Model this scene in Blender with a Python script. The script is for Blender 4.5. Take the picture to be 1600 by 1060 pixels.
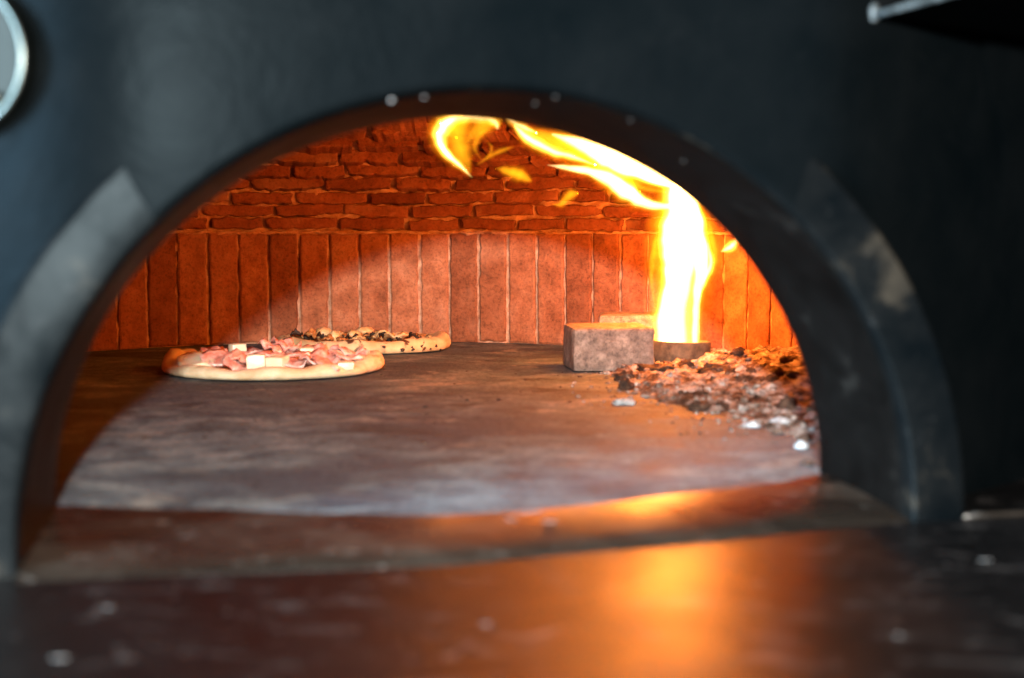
import bpy, math, random
from mathutils import Vector, Matrix, noise

for o in list(bpy.data.objects):
    bpy.data.objects.remove(o)
R = math.radians
S = bpy.context.scene
C = S.collection

# ------------------------------------------------------------------ camera, world, lights, exposure
W0, H0, FPX = 1600.0, 1060.0, 2222.0
CAM_Z = 0.20
PITCH = math.atan(180.0 / FPX)
cam_d = bpy.data.cameras.new('camera')
cam = bpy.data.objects.new('camera', cam_d)
C.objects.link(cam)
cam.location = (0, 0, CAM_Z)
cam.rotation_euler = (math.pi / 2 - PITCH, 0, 0)
cam_d.sensor_width = 36.0
cam_d.lens = 36.0 * FPX / W0
cam_d.clip_start = 0.02
cam_d.clip_end = 50
cam_d.dof.use_dof = True
cam_d.dof.focus_distance = 2.24
cam_d.dof.aperture_fstop = 4.0
cam_d.dof.aperture_blades = 0
S.camera = cam

wd = bpy.data.worlds.new('World')
S.world = wd
wd.use_nodes = True
bg = wd.node_tree.nodes['Background']
bg.inputs[0].default_value = (0.55, 0.8, 1.0, 1)
bg.inputs[1].default_value = 0.03


def lamp(name, kind, loc, power, col, size=0.05, size_y=None, target=None):
    d = bpy.data.lights.new(name, kind)
    d.energy = power
    d.color = col
    if kind == 'AREA':
        d.shape = 'RECTANGLE' if size_y else 'SQUARE'
        d.size = size
        if size_y:
            d.size_y = size_y
    else:
        d.shadow_soft_size = size
    o = bpy.data.objects.new(name, d)
    C.objects.link(o)
    o.location = loc
    if target is not None:
        o.rotation_euler = (Vector(target) - Vector(loc)).to_track_quat('-Z', 'Y').to_euler()
    return o


# small camera flash above and behind the viewer: throws the arch's shadow on the back wall
lamp('camera_flash', 'AREA', (-0.006, -0.28, 0.380), 88, (1.0, 0.95, 0.88), 0.036, 0.03, (0.0, 2.4, 0.1))
# a cold window off to the left, behind the viewer
lamp('window_light', 'AREA', (-2.2, -1.0, 0.58), 620, (0.55, 0.80, 1.0), 0.9, 1.3, (-0.2, 1.0, 0.2))

S.view_settings.view_transform = 'Standard'
S.view_settings.look = 'None'
S.view_settings.exposure = 0
S.view_settings.gamma = 1
S.view_settings.use_curve_mapping = False
S.render.engine = 'CYCLES'
S.cycles.use_denoising = True
S.cycles.max_bounces = 8
S.cycles.diffuse_bounces = 3
S.cycles.glossy_bounces = 4
S.cycles.transparent_max_bounces = 24
S.cycles.volume_bounces = 0
S.cycles.sample_clamp_indirect = 4.0
S.cycles.caustics_reflective = False
S.cycles.caustics_refractive = False

# ------------------------------------------------------------------ layout helpers
FWD = Vector((0, math.cos(PITCH), -math.sin(PITCH)))
UPV = Vector((0, math.sin(PITCH), math.cos(PITCH)))
EYE = Vector((0, 0, CAM_Z))


def ray(px, py):
    return FWD + Vector((1, 0, 0)) * ((px - W0 / 2) / FPX) + UPV * ((H0 / 2 - py) / FPX)


def at_z(px, py, z=0.0):
    d = ray(px, py)
    return EYE + d * ((z - CAM_Z) / d.z)


def at_y(px, py, y):
    d = ray(px, py)
    return EYE + d * (y / d.y)


# oven frame: u to the right along the mouth, v into the oven, z up
TH = R(15.0)
RV = Vector((math.cos(TH), math.sin(TH), 0))
AV = Vector((-math.sin(TH), math.cos(TH), 0))
M0 = Vector((-0.013, 0.932, 0))


def O(u, v, z):
    p = M0 + RV * u + AV * v
    return Vector((p.x, p.y, z))


def UV(p):
    d = p - M0
    return d.dot(RV), d.dot(AV)


OC = Vector((-0.20, 1.75, 0))       # centre of the round chamber
RW = 0.66                           # chamber radius
Z1 = 0.186                          # top of the upright course
DB = 0.30                           # rise of the dome
RMOUTH = 0.304
RFL = 0.347
ARCH = 0.947                        # the arch is a little lower than a half circle


def nz(p, s=1.0, seed=0.0):
    return noise.noise(Vector((p[0] * s + seed * 7.13, p[1] * s - seed * 3.7, p[2] * s + seed * 1.9)))


def fbm(p, s, octv=4, seed=0.0):
    a, t, k = 1.0, 0.0, s
    for i in range(octv):
        t += a * nz(p, k, seed + i * 11)
        a *= 0.5
        k *= 2.1
    return t


def sstep(a, b, x):
    t = min(1, max(0, (x - a) / (b - a)))
    return t * t * (3 - 2 * t)


def interp(xs, ys, x):
    if x <= xs[0]:
        return ys[0]
    for i in range(1, len(xs)):
        if x <= xs[i]:
            t = (x - xs[i - 1]) / (xs[i] - xs[i - 1])
            t = t * t * (3 - 2 * t) * 0.5 + t * 0.5
            return ys[i - 1] + (ys[i] - ys[i - 1]) * t
    return ys[-1]


def mesh(name, verts, faces, mat=None, smooth=True):
    me = bpy.data.meshes.new(name)
    me.from_pydata([tuple(v) for v in verts], [], faces)
    me.validate()
    if mat:
        me.materials.append(mat)
    if smooth:
        me.polygons.foreach_set('use_smooth', [True] * len(me.polygons))
    me.update()
    return me


def obj(name, me, parent=None, mw=None):
    o = bpy.data.objects.new(name, me)
    C.objects.link(o)
    if parent is not None:
        o.parent = parent
        if parent.type == 'EMPTY':
            o.matrix_parent_inverse = Matrix.Translation(-Vector(parent.location))
    if mw is not None:
        o.matrix_basis = mw
    return o


def tag(o, label=None, cat=None, group=None, kind=None):
    if label:
        o['label'] = label
    if cat:
        o['category'] = cat
    if group:
        o['group'] = group
    if kind:
        o['kind'] = kind
    return o


def thing(name, loc, label, cat, group=None):
    o = bpy.data.objects.new(name, None)
    o.empty_display_size = 0.05
    C.objects.link(o)
    o.location = loc
    return tag(o, label, cat, group)


class MB:
    """collects shapes into one mesh"""
    def __init__(s):
        s.v, s.f = [], []

    def add(s, verts, faces):
        b = len(s.v)
        s.v += [Vector(x) for x in verts]
        s.f += [tuple(i + b for i in f) for f in faces]

    def grid(s, nu, nv, fn, flip=False, closed_u=False):
        vs = [fn(i / (nu - (0 if closed_u else 1)), j / (nv - 1)) for j in range(nv) for i in range(nu)]
        fs = []
        for j in range(nv - 1):
            for i in range(nu if closed_u else nu - 1):
                a, b = j * nu + i, j * nu + (i + 1) % nu
                q = (a, b, b + nu, a + nu)
                fs.append(q[::-1] if flip else q)
        s.add(vs, fs)

    def box(s, c, hx, hy, hz, M=None):
        vs = [Vector((x * hx, y * hy, z * hz)) for z in (-1, 1) for y in (-1, 1) for x in (-1, 1)]
        if M:
            vs = [M @ v for v in vs]
        vs = [v + Vector(c) for v in vs]
        s.add(vs, [(0, 2, 3, 1), (4, 5, 7, 6), (0, 1, 5, 4), (2, 6, 7, 3), (0, 4, 6, 2), (1, 3, 7, 5)])

    def blob(s, c, rx, ry, rz, amp=0.25, sc=2.2, seed=0, n=10, M=None, flat=None):
        nu, nv = n * 2, n + 1
        def fn(a, b):
            t, p = a * 2 * math.pi, (b - 0.5) * math.pi
            d = Vector((math.cos(p) * math.cos(t), math.cos(p) * math.sin(t), math.sin(p)))
            k = 1 + amp * fbm(d, sc, 3, seed)
            q = Vector((d.x * rx * k, d.y * ry * k, d.z * rz * k))
            if flat is not None and q.z < -rz * flat:
                q.z = -rz * flat
            if M:
                q = M @ q
            return q + Vector(c)
        s.grid(nu, nv, fn, closed_u=True)

    def tube(s, pts, rad, n=8, caps=True):
        base = len(s.v)
        for i, p in enumerate(pts):
            t = (pts[min(i + 1, len(pts) - 1)] - pts[max(i - 1, 0)]).normalized()
            a = t.cross(Vector((0, 0, 1)))
            if a.length < 1e-3:
                a = t.cross(Vector((0, 1, 0)))
            a.normalize()
            b = a.cross(t)
            for k in range(n):
                w = 2 * math.pi * k / n
                s.v.append(p + (a * math.cos(w) + b * math.sin(w)) * rad)
        for i in range(len(pts) - 1):
            for k in range(n):
                a, b = base + i * n + k, base + i * n + (k + 1) % n
                s.f.append((a, b, b + n, a + n))
        if caps:
            s.f.append(tuple(base + k for k in range(n))[::-1])
            s.f.append(tuple(base + (len(pts) - 1) * n + k for k in range(n)))

    def build(s, name, mat, parent=None, smooth=True, mw=None):
        return obj(name, mesh(name, s.v, s.f, mat, smooth), parent, mw)


# ------------------------------------------------------------------ materials
class NT:
    def __init__(s, name):
        s.m = bpy.data.materials.new(name)
        s.m.use_nodes = True
        s.t = s.m.node_tree
        s.b = s.t.nodes['Principled BSDF']
        s.out = s.t.nodes['Material Output']
        s._co = None

    def n(s, kind, **kw):
        x = s.t.nodes.new(kind)
        for k, v in kw.items():
            setattr(x, k, v)
        return x

    def l(s, a, b):
        s.t.links.new(a, b)

    def co(s, rnd=False, scale=(1, 1, 1), rot=0.0):
        tc = s.n('ShaderNodeTexCoord')
        out = tc.outputs['Object']
        if rnd:
            oi = s.n('ShaderNodeObjectInfo')
            mu = s.n('ShaderNodeMath', operation='MULTIPLY')
            s.l(oi.outputs['Random'], mu.inputs[0])
            mu.inputs[1].default_value = 37.0
            va = s.n('ShaderNodeVectorMath', operation='ADD')
            s.l(out, va.inputs[0])
            s.l(mu.outputs[0], va.inputs[1])
            out = va.outputs[0]
        mp = s.n('ShaderNodeMapping')
        mp.inputs['Scale'].default_value = scale
        mp.inputs['Rotation'].default_value = (0, 0, rot)
        s.l(out, mp.inputs[0])
        return mp.outputs[0]

    def noise(s, co, scale, detail=5, rough=0.6, dist=0.0):
        x = s.n('ShaderNodeTexNoise')
        x.inputs['Scale'].default_value = scale
        x.inputs['Detail'].default_value = detail
        x.inputs['Roughness'].default_value = rough
        x.inputs['Distortion'].default_value = dist
        s.l(co, x.inputs['Vector'])
        return x.outputs[0]

    def ramp(s, fac, stops, interp='LINEAR'):
        x = s.n('ShaderNodeValToRGB')
        x.color_ramp.interpolation = interp
        e = x.color_ramp.elements
        while len(e) < len(stops):
            e.new(0.5)
        for i, (p, c) in enumerate(stops):
            e[i].position = p
            if isinstance(c, (int, float)):
                c = (c, c, c)
            e[i].color = (*c, 1)
        s.l(fac, x.inputs[0])
        return x.outputs[0]

    def mix(s, fac, a, b, mode='MIX'):
        x = s.n('ShaderNodeMix', data_type='RGBA', blend_type=mode)
        for sock, v in ((x.inputs[0], fac), (x.inputs[6], a), (x.inputs[7], b)):
            if isinstance(v, (int, float)):
                sock.default_value = v
            elif isinstance(v, tuple):
                sock.default_value = (*v, 1)
            else:
                s.l(v, sock)
        return x.outputs[2]

    def bump(s, h, strength=0.5, dist=0.002, prev=None):
        x = s.n('ShaderNodeBump')
        x.inputs['Strength'].default_value = strength
        x.inputs['Distance'].default_value = dist
        s.l(h, x.inputs['Height'])
        if prev is not None:
            s.l(prev, x.inputs['Normal'])
        return x.outputs[0]

    def set(s, col=None, rough=None, metal=None, spec=None, normal=None):
        for k, v in (('Base Color', col), ('Roughness', rough), ('Metallic', metal), ('Specular IOR Level', spec), ('Normal', normal)):
            if v is None:
                continue
            i = s.b.inputs[k]
            if isinstance(v, tuple):
                i.default_value = (*v, 1)
            elif isinstance(v, (int, float)):
                i.default_value = v
            else:
                s.l(v, i)
        return s.m


def mat_brick(name, dark, mid, light, rnd=True):
    t = NT(name)
    co = t.co(rnd)
    n1 = t.noise(co, 28, 6, 0.65)
    n2 = t.noise(co, 220, 4, 0.7)
    n3 = t.noise(co, 8, 2)
    c = t.ramp(n1, [(0.3, dark), (0.52, mid), (0.75, light)])
    c = t.mix(1.0, t.ramp(n1, [(0.22, dark), (0.5, mid), (0.82, light)]), t.ramp(n2, [(0.34, 0.58), (0.5, 0.92), (0.66, 1.0)]), 'MULTIPLY')
    oi = t.n('ShaderNodeObjectInfo')
    tone = t.ramp(oi.outputs['Random'], [(0.0, (0.62, 0.56, 0.52)), (0.35, (0.86, 0.84, 0.82)), (0.7, (1.0, 1.0, 1.0)), (1.0, (1.08, 1.14, 1.18))])
    c = t.mix(1.0, c, tone, 'MULTIPLY')
    c = t.mix(t.ramp(n3, [(0.58, 0.0), (0.75, 0.35)]), c, (0.36, 0.22, 0.15))
    b = t.bump(n2, 0.8, 0.0016)
    b = t.bump(n1, 0.45, 0.004, b)
    pit = t.n('ShaderNodeTexVoronoi')
    pit.inputs['Scale'].default_value = 170
    t.l(co, pit.inputs['Vector'])
    b = t.bump(t.ramp(pit.outputs['Distance'], [(0.0, 0.0), (0.28, 1.0)]), 0.35, 0.0012, b)
    return t.set(c, 0.93, 0, 0.2, b)


M = {}
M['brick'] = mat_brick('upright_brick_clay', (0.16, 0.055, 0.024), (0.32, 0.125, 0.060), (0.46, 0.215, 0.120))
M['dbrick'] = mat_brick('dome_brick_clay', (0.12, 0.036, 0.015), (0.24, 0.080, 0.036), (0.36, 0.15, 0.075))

t = NT('lime_mortar')
co = t.co()
n1 = t.noise(co, 60, 6, 0.7)
n2 = t.noise(co, 320, 3, 0.7)
c = t.ramp(n1, [(0.3, (0.20, 0.09, 0.05)), (0.5, (0.42, 0.23, 0.14)), (0.7, (0.58, 0.38, 0.26))])
M['mortar'] = t.set(c, 0.95, 0, 0.15, t.bump(n1, 0.6, 0.004, t.bump(n2, 0.6, 0.0015)))

t = NT('hearth_stone')
co = t.co(scale=(0.8, 1.0, 1.0), rot=-0.15)
cf = t.co()
n0 = t.noise(co, 4.2, 4, 0.55, 0.6)
n1 = t.noise(co, 17, 8, 0.74, 0.3)
n2 = t.noise(cf, 150, 5, 0.75)
n3 = t.noise(co, 8.5, 8, 0.76, 0.5)
n4 = t.noise(cf, 420, 2, 0.6)
c = t.ramp(n1, [(0.32, (0.018, 0.026, 0.034)), (0.44, (0.060, 0.086, 0.104)), (0.53, (0.112, 0.142, 0.16)), (0.66, (0.24, 0.265, 0.27))])
c = t.mix(t.ramp(n0, [(0.47, 0.0), (0.58, 0.85)]), c, (0.045, 0.055, 0.074))
c = t.mix(t.ramp(n3, [(0.55, 0.0), (0.62, 0.8)]), c, (0.022, 0.02, 0.022))
c = t.mix(t.ramp(n3, [(0.37, 0.85), (0.44, 0.0)]), c, (0.24, 0.24, 0.225))
c = t.mix(1.0, c, t.ramp(n2, [(0.36, 0.3), (0.5, 0.85), (0.66, 1.0)]), 'MULTIPLY')
c = t.mix(t.ramp(n4, [(0.62, 0.0), (0.70, 0.7)]), c, (0.30, 0.31, 0.31))
M['hearth'] = t.set(c, t.ramp(n1, [(0.3, 0.62), (0.7, 0.85)]), 0, 0.25, t.bump(n2, 0.6, 0.0014, t.bump(n1, 0.4, 0.003)))

t = NT('black_painted_steel')
co = t.co()
n1 = t.noise(co, 14, 5, 0.6, 0.3)
n2 = t.noise(co, 220, 3, 0.6)
n3 = t.noise(co, 34, 6, 0.7, 0.8)
c = t.ramp(n1, [(0.3, (0.0010, 0.0017, 0.0021)), (0.7, (0.0022, 0.0029, 0.0033))])
c = t.mix(t.ramp(n3, [(0.60, 0.0), (0.78, 0.45)]), c, (0.005, 0.0055, 0.006))
t.b.inputs['Specular Tint'].default_value = (0.62, 0.86, 1.0, 1)
M['paint'] = t.set(c, t.ramp(n1, [(0.3, 0.30), (0.7, 0.38)]), 0, 0.010, t.bump(n2, 0.12, 0.0008, t.bump(n1, 0.25, 0.006)))

t = NT('worn_dark_steel')
co = t.co()
n1 = t.noise(co, 16, 6, 0.65, 0.5)
n2 = t.noise(co, 60, 5, 0.7)
c = t.ramp(n1, [(0.34, (0.0012, 0.0018, 0.0022)), (0.58, (0.003, 0.0034, 0.0036)), (0.74, (0.026, 0.0215, 0.016))])
c = t.mix(t.ramp(n2, [(0.6, 0.0), (0.8, 0.4)]), c, (0.03, 0.03, 0.03))
t.b.inputs['Specular Tint'].default_value = (0.66, 0.88, 1.0, 1)
M['worn'] = t.set(c, t.ramp(n1, [(0.3, 0.32), (0.7, 0.42)]), 0.0, t.ramp(n1, [(0.36, 0.018), (0.66, 0.055)]), t.bump(n2, 0.15, 0.001))

t = NT('sooty_steel')
co = t.co()
n1 = t.noise(co, 18, 6, 0.65, 0.5)
c = t.ramp(n1, [(0.3, (0.0012, 0.0011, 0.001)), (0.6, (0.003, 0.0027, 0.0025)), (0.78, (0.014, 0.0125, 0.011))])
M['soot'] = t.set(c, t.ramp(n1, [(0.3, 0.42), (0.7, 0.6)]), 0, 0.03, t.bump(n1, 0.2, 0.002))

t = NT('scuffed_black_granite')
co = t.co(scale=(0.45, 1, 1), rot=0.5)
cf = t.co()
n1 = t.noise(cf, 9, 6, 0.65, 0.5)
n2 = t.noise(co, 42, 5, 0.7, 1.2)
n3 = t.noise(cf, 130, 3, 0.6)
c = t.ramp(n1, [(0.3, (0.0014, 0.0013, 0.0013)), (0.65, (0.0036, 0.003, 0.003))])
c = t.mix(t.ramp(n2, [(0.57, 0.0), (0.64, 0.9)]), c, (0.026, 0.023, 0.022))
c = t.mix(t.ramp(n3, [(0.68, 0.0), (0.76, 0.9)]), c, (0.10, 0.095, 0.09))
M['ledge'] = t.set(c, t.ramp(n1, [(0.3, 0.34), (0.7, 0.46)]), 0, 0.20, t.bump(n1, 0.25, 0.004, t.bump(n2, 0.1, 0.001)))

t = NT('scorched_sill_steel')
co = t.co(scale=(0.4, 1, 1), rot=-0.2)
n1 = t.noise(co, 18, 6, 0.65, 0.6)
n2 = t.noise(co, 90, 4, 0.7)
c = t.ramp(n1, [(0.3, (0.005, 0.0038, 0.003)), (0.5, (0.013, 0.0095, 0.007)), (0.72, (0.038, 0.029, 0.022))])
c = t.mix(t.ramp(n2, [(0.62, 0.0), (0.75, 0.6)]), c, (0.2, 0.18, 0.16))
M['sill'] = t.set(c, t.ramp(n1, [(0.3, 0.22), (0.7, 0.38)]), 0.0, 0.5, t.bump(n1, 0.2, 0.002))


def mat_plain(name, c1, c2, rough, metal=0.0, scale=60, spec=0.4, bump=0.3, bd=0.001, sss=0.0):
    t = NT(name)
    n = t.noise(t.co(), scale, 5, 0.65)
    m = t.set(t.ramp(n, [(0.35, c1), (0.65, c2)]), rough, metal, spec, t.bump(n, bump, bd))
    if sss:
        t.b.inputs['Subsurface Weight'].default_value = sss
        t.b.inputs['Subsurface Radius'].default_value = (0.006, 0.003, 0.0015)
        t.b.inputs['Subsurface Scale'].default_value = 1.0
    return m


M['steel'] = mat_plain('polished_steel', (0.04, 0.046, 0.042), (0.07, 0.078, 0.07), 0.33, 1.0, 30, 0.5, 0.05)
M['dial'] = mat_plain('brushed_dial', (0.010, 0.0125, 0.011), (0.014, 0.0165, 0.0145), 0.5, 0.0, 20, 0.06, 0.05)
M['darkmark'] = mat_plain('dark_print', (0.02, 0.02, 0.02), (0.03, 0.03, 0.03), 0.5)
M['edge'] = mat_plain('bare_steel_edge', (0.02, 0.023, 0.023), (0.10, 0.11, 0.11), 0.5, 0.3, 120)
M['flour'] = mat_plain('flour_glint_white', (0.05, 0.05, 0.048), (0.16, 0.155, 0.15), 0.9, 0, 300)  # flour on the ledge, and the painted glints on the arch lip
t = NT('pale_dough')
co = t.co()
n = t.noise(co, 34, 5, 0.6, 0.3)
n2 = t.noise(co, 150, 4, 0.65)
n3 = t.noise(co, 22, 3, 0.5, 0.4)
c = t.ramp(n, [(0.3, (0.50, 0.36, 0.20)), (0.5, (0.62, 0.49, 0.31)), (0.72, (0.72, 0.62, 0.45))])
c = t.mix(t.ramp(n3, [(0.58, 0.0), (0.72, 0.55)]), c, (0.42, 0.22, 0.09))
M['dough'] = t.set(c, 0.62, 0, 0.3, t.bump(n2, 0.35, 0.0012, t.bump(n, 0.6, 0.005)))
t.b.inputs['Subsurface Weight'].default_value = 0.2
t.b.inputs['Subsurface Radius'].default_value = (0.006, 0.003, 0.0015)
t.b.inputs['Subsurface Scale'].default_value = 1.0
M['cheese'] = mat_plain('white_cheese', (0.70, 0.63, 0.43), (0.78, 0.72, 0.54), 0.4, 0, 60, 0.5, 0.2, 0.001, 0.3)
M['melt'] = mat_plain('melted_cheese', (0.62, 0.38, 0.17), (0.80, 0.60, 0.34), 0.4, 0, 70, 0.5, 0.4, 0.002)
M['mushroom'] = mat_plain('roast_mushroom', (0.20, 0.07, 0.02), (0.46, 0.22, 0.07), 0.5, 0, 90, 0.5, 0.4)
M['pale_mushroom'] = mat_plain('pale_mushroom', (0.46, 0.27, 0.10), (0.66, 0.46, 0.24), 0.45, 0, 60, 0.5, 0.3)
M['char'] = mat_plain('charred_edge', (0.008, 0.006, 0.005), (0.045, 0.025, 0.015), 0.6, 0, 120)
M['sauce'] = mat_plain('tomato_sauce', (0.33, 0.07, 0.025), (0.5, 0.16, 0.06), 0.4, 0, 60)
M['iron'] = mat_plain('rusted_iron', (0.045, 0.034, 0.022), (0.13, 0.10, 0.065), 0.75, 0.2, 70, 0.4, 0.5, 0.002)

t = NT('cured_ham')
n = t.noise(t.co(), 75, 4, 0.6, 0.6)
c = t.ramp(n, [(0.32, (0.50, 0.13, 0.085)), (0.5, (0.68, 0.32, 0.25)), (0.68, (0.80, 0.56, 0.48))])
M['ham'] = t.set(c, 0.35, 0, 0.5, t.bump(n, 0.4, 0.002))
t.b.inputs['Subsurface Weight'].default_value = 0.2
t.b.inputs['Subsurface Radius'].default_value = (0.006, 0.002, 0.0015)
t.b.inputs['Subsurface Scale'].default_value = 1.0

t = NT('leopard_dough')
co = t.co()
n = t.noise(co, 45, 5, 0.6)
n2 = t.noise(co, 52, 3, 0.5, 0.5)
n3 = t.noise(co, 17, 3, 0.5)
c = t.ramp(n, [(0.35, (0.50, 0.32, 0.15)), (0.65, (0.66, 0.48, 0.27))])
sp = t.mix(1.0, t.ramp(n2, [(0.575, 0.0), (0.625, 1.0)]), t.ramp(n3, [(0.38, 0.0), (0.48, 1.0)]), 'MULTIPLY')
c = t.mix(sp, c, (0.07, 0.025, 0.01))
M['leopard'] = t.set(c, 0.6, 0, 0.35, t.bump(n, 0.35, 0.002))

t = NT('kiln_block')
co = t.co()
n1 = t.noise(co, 55, 6, 0.7)
n2 = t.noise(co, 260, 4, 0.75)
c = t.ramp(n1, [(0.3, (0.10, 0.075, 0.062)), (0.5, (0.23, 0.165, 0.135)), (0.7, (0.40, 0.30, 0.245))])
c = t.mix(1.0, c, t.ramp(n2, [(0.32, 0.5), (0.55, 1.0)]), 'MULTIPLY')
M['block'] = t.set(c, 0.9, 0, 0.3, t.bump(n2, 0.7, 0.0015, t.bump(n1, 0.6, 0.004)))

t = NT('wood_ash')
co = t.co()
n1 = t.noise(co, 30, 7, 0.72, 0.4)
n2 = t.noise(co, 200, 4, 0.7)
c = t.ramp(n1, [(0.36, (0.016, 0.009, 0.006)), (0.45, (0.10, 0.055, 0.035)), (0.52, (0.25, 0.195, 0.165)), (0.64, (0.50, 0.47, 0.45))])
c = t.mix(1.0, c, t.ramp(n2, [(0.34, 0.35), (0.55, 1.0)]), 'MULTIPLY')
M['ash'] = t.set(c, 0.95, 0, 0.2, t.bump(n2, 0.9, 0.003, t.bump(n1, 0.5, 0.005)))

t = NT('charcoal')
co = t.co()
n1 = t.noise(co, 90, 5, 0.7)
c = t.ramp(n1, [(0.36, (0.012, 0.007, 0.005)), (0.58, (0.07, 0.033, 0.018)), (0.72, (0.26, 0.20, 0.17))])
M['coal'] = t.set(c, 0.85, 0, 0.3, t.bump(n1, 0.9, 0.004))
M['whiteash'] = mat_plain('white_ash', (0.22, 0.23, 0.24), (0.48, 0.49, 0.50), 0.95, 0, 120, 0.2, 0.8, 0.003)


def mat_flame(name, col, strength):
    m = bpy.data.materials.new(name)
    m.use_nodes = True
    nt = m.node_tree
    for n in list(nt.nodes):
        if n.type != 'OUTPUT_MATERIAL':
            nt.nodes.remove(n)
    e = nt.nodes.new('ShaderNodeEmission')
    e.inputs[0].default_value = (*col, 1)
    e.inputs[1].default_value = strength
    nt.links.new(e.outputs[0], nt.nodes['Material Output'].inputs['Volume'])
    return m


M['fire_hot'] = mat_flame('fire_core', (1.0, 0.86, 0.50), 250)
M['fire_halo'] = mat_flame('fire_halo', (1.0, 0.30, 0.003), 17)
M['fire_mid'] = mat_flame('fire_body', (1.0, 0.62, 0.08), 135)
M['fire_low'] = mat_flame('fire_wisp', (1.0, 0.44, 0.010), 40)

# ------------------------------------------------------------------ hearth floor (structure)
rng = random.Random(4)
FU = [-0.31, -0.287, -0.188, -0.10, -0.023, 0.04, 0.09, 0.17, 0.246, 0.296, 0.315]
FV = [0.142, 0.136, 0.098, 0.058, 0.031, 0.032, 0.043, 0.064, 0.084, 0.108, 0.115]


def front(u):
    return interp(FU, FV, u) if abs(u) < 0.315 else (0.135 if abs(u) < 0.42 else 0.36)


b = MB()
NU, NV = 190, 170


def fl(a, c):
    u = -0.80 + 1.62 * a
    f = front(u)
    k = (c * NV - 3) / (NV - 3)
    rag = 0.0025 * fbm((u * 1.0, 0.3, 0), 40, 3)
    if c == 0:
        return O(u, f + rag, -0.03)
    if c * (NV - 1) < 1.5:
        return O(u, f + rag, -0.0022)
    if c * (NV - 1) < 2.5:
        return O(u, f + rag + 0.006, -0.0008)
    v = f + 0.0025 + (1.60 - f) * (k ** 1.2) if k > 0 else f + 0.004
    p = O(u, v, 0)
    p.z = 0.0006 * fbm(p, 25, 3)
    return p


b.grid(NU, NV, fl)
hearth = b.build('hearth_floor', M['hearth'])
tag(hearth, 'grey scorched stone floor inside the oven', None, None, 'structure')

# ledge in front of the mouth (structure)
b = MB()
b.grid(60, 44, lambda a, c: (lambda p: Vector((p.x, p.y, -0.014 + 0.0008 * fbm(p, 6, 2))))(O(-1.3 + 2.6 * a, -1.0 + 1.14 * c, 0)))
ledge = b.build('front_ledge', M['ledge'])
tag(ledge, 'dark glossy ledge in front of the oven mouth', None, None, 'structure')

# ------------------------------------------------------------------ the oven
oven = thing('pizza_oven', O(0, 0, -0.014), 'black steel pizza oven with arched mouth and brick lined chamber', 'oven')
ANG = R(27)
UB = 0.25


def vb(u):
    s = abs(u) - UB
    return 0.0015 + math.tan(ANG) * 0.5 * (s + math.sqrt(s * s + 0.035 ** 2)) - 0.00045


# front skin, cut around the arch
b = MB()


def skin(a, c):
    th = R(-3) + (math.pi + R(6)) * a
    r = RMOUTH + 0.0008 + (1.05 - RMOUTH) * (c ** 1.45)
    u, z = 0.006 + r * math.cos(th), r * math.sin(th) * ARCH
    v = vb(u) + 0.0012 * fbm((u, 0, z), 5, 2)
    if c == 0:
        v += 0.003
    return O(u, v, z)


b.grid(150, 60, skin)
skin_o = b.build('front_skin', M['paint'], oven)
tag(skin_o, 'black painted steel front bent back at both sides')

# housing behind
b = MB()
for (u0, v0, z0, u1, v1, z1) in ((-0.86, 0.30, -0.02, -0.85, 1.66, 0.92), (0.85, 0.30, -0.02, 0.86, 1.66, 0.92),
                                 (-0.86, 1.66, -0.02, 0.86, 1.67, 0.92), (-0.86, 0.02, 0.92, 0.86, 1.67, 0.93)):
    vs = [O(u, v, z) for z in (z0, z1) for v in (v0, v1) for u in (u0, u1)]
    b.add(vs, [(0, 2, 3, 1), (4, 5, 7, 6), (0, 1, 5, 4), (2, 6, 7, 3), (0, 4, 6, 2), (1, 3, 7, 5)])
b.build('housing', M['paint'], oven, False)

# flange round the mouth: slightly rolled ring standing proud at the feet
b = MB()
prof = [(RFL, 0.10), (RFL, 0.0075), (RFL - 0.0012, 0.0048), (RFL - 0.003, 0.0040), (RFL - 0.005, 0.0038), (RFL - 0.024, 0.0038),
        (RMOUTH + 0.004, 0.0038), (RMOUTH + 0.0012, 0.0044), (RMOUTH, 0.006), (RMOUTH - 0.0003, 0.012)]


def flg(a, c):
    th = R(-2.7) + (math.pi + R(5.4)) * a
    r, v = prof[min(len(prof) - 1, round(c * (len(prof) - 1)))]
    w = 0.0007 * fbm((math.cos(th) * r, 0, math.sin(th) * r), 9, 2)
    if v < 0.011:
        v += -0.0098 + 0.052 * r * math.sin(th) * ARCH      # the ring leans back a little
    return O(0.006 + 0.03 * min(v, 0.13) + (r + w) * math.cos(th), v, (r + w) * math.sin(th) * ARCH)


b.grid(120, len(prof), flg)
fo = b.build('mouth_flange', M['worn'], oven)
tag(fo, 'worn steel ring framing the arched mouth')

# tunnel lining with a folded seam near the front
b = MB()
tp = [(RMOUTH - 0.0006, 0.011), (RMOUTH - 0.0016, 0.013), (RMOUTH - 0.002, 0.02), (RMOUTH - 0.005, 0.05), (RMOUTH - 0.009, 0.09), (RMOUTH - 0.0115, 0.124),
      (RMOUTH - 0.009, 0.129), (RMOUTH + 0.02, 0.132), (RMOUTH + 0.15, 0.134), (0.85, 0.136)]  # wide outer rings: unseen plate added to stop light leaking round the throat


def tun(a, c):
    th = R(-2.7) + (math.pi + R(5.4)) * a
    r, v = tp[round(c * (len(tp) - 1))]
    w = 0.001 * fbm((math.cos(th) * r, v, math.sin(th) * r), 9, 2) if r < 0.31 else 0
    return O(0.006 + 0.03 * min(v, 0.13) + (r + w) * math.cos(th), v, (r + w) * math.sin(th) * ARCH)


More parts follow.
